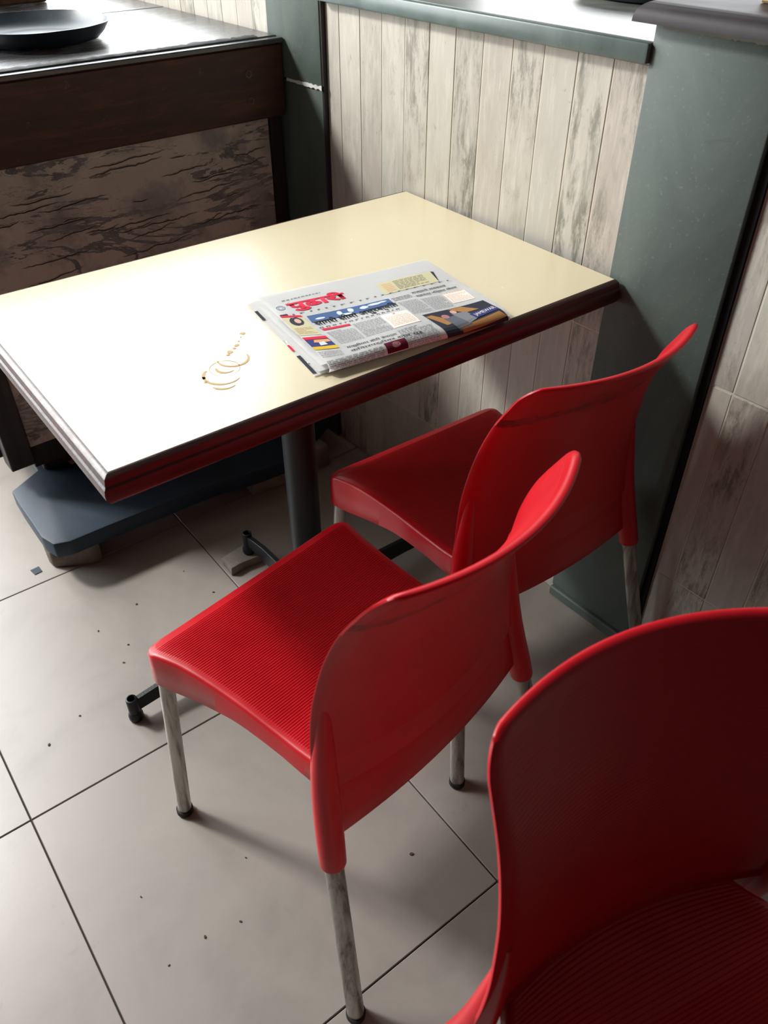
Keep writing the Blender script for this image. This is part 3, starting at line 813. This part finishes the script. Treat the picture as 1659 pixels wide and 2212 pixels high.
textrows('notice_text', [(.690, .225), (.870, .232), (.855, .38), (.675, .38)], 7, 'olive', .6, 24, .08, .2)
# coast picture with the main headline over it
pq = [(.124, .424), (.566, .466), (.560, .575), (.117, .525)]
patch('coast_picture', pq, 'blue', .0004, 20, 4)
for k, (s, t, rs, rt_) in enumerate(((.36, .45, .03, .30), (.50, .38, .035, .28), (.66, .42, .05, .2), (.80, .3, .09, .14), (.12, .62, .06, .12), (.90, .25, .06, .1), (.42, .75, .07, .12))):
    poly('wave', [bil(pq, s+rs*math.cos(2*math.pi*i/12)*(1+.4*noise.noise((i*1.3, k, 0))), t+rt_*math.sin(2*math.pi*i/12)*(1+.4*noise.noise((i*1.3, k, 4)))) for i in range(12)], 'pale')
text('headline', 'सागरी सीमा असुरक्षित', [(.122, .500), (.570, .530), (.566, .632), (.120, .602)], 'black', .0009, .02)
textrows('subheading', [(.122, .602), (.565, .640), (.563, .662), (.122, .626)], 1, 'slate', .8, 25, .02, .05)
# left column boxes
patch('portrait_box', [(.009, .355), (.103, .402), (.101, .700), (-.0, .655)], 'beige')
patch('portrait_label', [(.009, .350), (.103, .397), (.103, .425), (.008, .378)], 'red', .0007)
poly('portrait_hair', ell(.056, .468, .032, .060, 20, .15, 1), 'dark', .0008); poly('portrait_face', ell(.062, .468, .015, .034, 16, .05, 2), 'skin', .0010)
textrows('portrait_text', [(.012, .548), (.094, .572), (.093, .680), (.008, .645)], 5, 'brown', .5, 26, .2, .5)
patch('advert_box', [(.002, .690), (.108, .728), (.112, .900), (.002, .860)], 'navy')
patch('advert_top', [(.002, .690), (.108, .728), (.109, .765), (.002, .727)], 'red', .0007)
patch('advert_base', [(.002, .825), (.111, .863), (.112, .900), (.002, .862)], 'yellow', .0007)
poly('advert_sky', [(.04, .75), (.104, .775), (.106, .81), (.06, .80), (.03, .78)], 'orange', .0008)
poly('advert_tower', [(.05, .79), (.075, .79), (.08, .835), (.045, .83)], 'pale', .0009)
textrows('text_column', [(.005, .885), (.108, .925), (.108, .985), (.005, .965)], 4, 'grey', .5, 27)
# columns
patch('red_label', [(.123, .632), (.266, .659), (.262, .683), (.127, .660)], 'red', .0006)
textrows('text_column', [(.128, .690), (.262, .706), (.255, .885), (.136, .872)], 11, 'grey', .5, 28)
textrows('text_column', [(.275, .672), (.420, .688), (.412, .890), (.268, .880)], 12, 'grey', .5, 29)
patch('quote_box', [(.428, .672), (.570, .695), (.566, .880), (.418, .880)], 'peach')
textrows('quote_text', [(.438, .720), (.560, .735), (.556, .865), (.430, .862)], 8, 'brown', .35, 30)
textrows('quote_mark', [(.490, .685), (.512, .687), (.512, .712), (.490, .710)], 1, 'red', .8, 31, .4, .5)
text('lower_headline', 'मच्छीमार बोटी बेपत्ता', [(.142, .905), (.40, .93), (.40, .965), (.142, .94)], 'black', .0007, .01)
text('lower_headline', 'किनारपट्टीवर शोध सुरू', [(.144, .95), (.52, .985), (.52, 1.02), (.144, .985)], 'black', .0007, .01)
textrows('text_column', [(.415, .915), (.600, .905), (.590, 1.13), (.415, 1.13)], 14, 'slate', .5, 32)
textrows('text_column', [(.006, 1.00), (.285, 1.02), (.285, 1.15), (.006, 1.15)], 8, 'slate', .5, 33)
patch('maroon_picture', [(.300, 1.005), (.412, 1.012), (.412, 1.11), (.300, 1.11)], 'maroon')
poly('picture_figure', ell(.355, 1.045, .022, .025, 14, .15, 7), 'rose', .0007)
# right side
text('right_headline', 'राज्याचे लवकरच', [(.700, .452), (.905, .458), (.905, .506), (.700, .500)], 'black', .0007, .01)
text('right_headline', 'स्वतंत्र निर्यात धोरण', [(.700, .514), (.945, .520), (.945, .570), (.700, .564)], 'black', .0007, .01)
textrows('side_heading', [(.577, .475), (.680, .478), (.680, .540), (.577, .536)], 3, 'dark', .5, 34, .1, .3)
textrows('text_column', [(.580, .560), (.688, .572), (.684, .800), (.578, .780)], 14, 'grey', .5, 35)
textrows('text_column', [(.700, .585), (.815, .600), (.806, .800), (.696, .795)], 13, 'grey', .5, 36)
patch('tinted_box', [(.832, .595), (.958, .608), (.945, .775), (.818, .762)], 'peach')
textrows('tinted_text', [(.838, .625), (.950, .638), (.940, .765), (.824, .755)], 9, 'brown', .35, 37)
textrows('tinted_heading', [(.836, .588), (.955, .600), (.954, .618), (.835, .606)], 1, 'orange', .8, 38)
hq = [(.604, .815), (.962, .832), (.992, 1.125), (.632, 1.125)]
patch('advert_photo', hq, 'dark', .0004, 14, 12)
def hp(name, pts, ink, off): return poly(name, [bil(hq, s, t) for s, t in pts], ink, off)
patch('photo_curtain', [bil(hq, .40, .02), bil(hq, .62, .02), bil(hq, .78, .30), bil(hq, .56, .30)], 'brown', .0006, 4, 4)
patch('photo_curtain', [bil(hq, .0, .12), bil(hq, .10, .10), bil(hq, .30, .55), bil(hq, .12, .60)], 'brown', .0006, 4, 4)
patch('photo_figure', [bil(hq, .18, .34), bil(hq, .40, .30), bil(hq, .46, .80), bil(hq, .22, .85)], 'slate', .0007, 4, 6)
patch('photo_figure', [bil(hq, .36, .22), bil(hq, .58, .26), bil(hq, .60, .62), bil(hq, .42, .70)], 'grey', .0008, 4, 6)
hp('photo_face', [(.24+.055*math.cos(i*.52), .28+.09*math.sin(i*.52)) for i in range(12)], 'rose', .0009)
hp('photo_face', [(.42+.045*math.cos(i*.52), .17+.08*math.sin(i*.52)) for i in range(12)], 'skin', .0009)
patch('photo_floor', [bil(hq, .25, .72), bil(hq, .95, .62), bil(hq, 1, .80), bil(hq, .25, .95)], 'brown', .0006, 6, 4)
patch('photo_banner', [bil(hq, .56, .42), bil(hq, .98, .34), bil(hq, .99, .56), bil(hq, .58, .62)], 'navy', .0009, 6, 4)
text('photo_lettering', 'JAMEWAR', [bil(hq, .60, .45), bil(hq, .97, .38), bil(hq, .975, .53), bil(hq, .61, .59)], 'peach', .0013)

def strip(name, b0, b1, d0, d1, zz, ink):
    # print on the lower sheet that peeps out along the left edge
    bm = bmesh.new(); prev = None
    for k in range(7):
        b = b0+(b1-b0)*k/6; p = P(0, b); n_ = (Q[0]-Q[1]).normalized(); m_ = (Q[0]-Q[3]).normalized()*-.004
        vs = [bm.verts.new((p.x+n_.x*d+m_.x, p.y+n_.y*d+m_.y, zz+.0004*(1-b))) for d in (d0, d1)]
        if prev: bm.faces.new((prev[0], prev[1], vs[1], vs[0]))
        prev = vs
    me = bpy.data.meshes.new(name); bm.to_mesh(me); bm.free(); return link(name, me, INK[ink], bp)
strip('edge_picture', .13, .26, .014, .0195, .0021, 'dark'); strip('edge_picture', .62, .70, .015, .019, .0021, 'red'); strip('edge_picture', .76, .98, .014, .0200, .0021, 'dark')

# ------------------------------------------------------------------ crumbs on the floor
rr = random.Random(11)
spots = [(.382, -.905), (.463, -.871), (.504, -.901), (.577, -1.032), (.996, -1.104), (1.122, -1.053), (1.124, -1.119), (1.138, -.995), (.605, -1.108), (.44, -.64), (.47, -.50), (.33, -.66), (1.23, -.70), (.36, -.80), (1.05, -.93)]
CL = ['tiny brown crumb in the middle of the tile left of the red seat', 'tiny brown crumb between the stone chip and the red seat corner', 'tiny brown crumb just left of the near red seat edge',
      'tiny brown crumb left of the table foot socket', 'tiny brown crumb on the tile below the near chair leg shadow', 'upper of two tiny crumbs left of the long near chair leg', 'lower of two tiny crumbs left of the long near chair leg',
      'tiny brown crumb nearest the front chair leg shadow', 'tiny brown crumb at the far left, above the crossing of the tile joints', 'tiny brown crumb beside the flat stone chip under the table foot', 'tiny brown crumb right of the flat stone chip, near the pedestal',
      'tiny brown crumb at the edge of the slab shadow', 'tiny brown crumb between the near chair legs and the lower right chair', 'tiny brown crumb in front of the propping brick', 'tiny brown crumb under the seat of the middle red chair']
mc = flat('brown_crumb', (78, 58, 46), .9)
for k, (x, y) in enumerate(spots):
    s = rr.uniform(.0015, .0032); n = 6
    pl = [(s*rr.uniform(.6, 1.2)*math.cos(2*math.pi*i/n)*1.4, s*rr.uniform(.6, 1.2)*math.sin(2*math.pi*i/n)) for i in range(n)]
    o = frombm('crumb', prism_bm(pl, 0, s*.5, s*.12), mc, None, 35, (x, y, .0003), rr.uniform(0, 3))
    tag(o, CL[k], 'crumb', 'crumbs on the floor')
ch = chip_poly([(-.012, -.006), (.010, -.012), (.016, .006), (-.004, .014)], .02, .002, 3)
tag(frombm('leaf_scrap', prism_bm(ch, 0, .0016, .0004), M_SLAB, None, 35, (.098, -.940, .0003), .4), 'small dark grey scrap on the floor left of the brick', 'scrap')
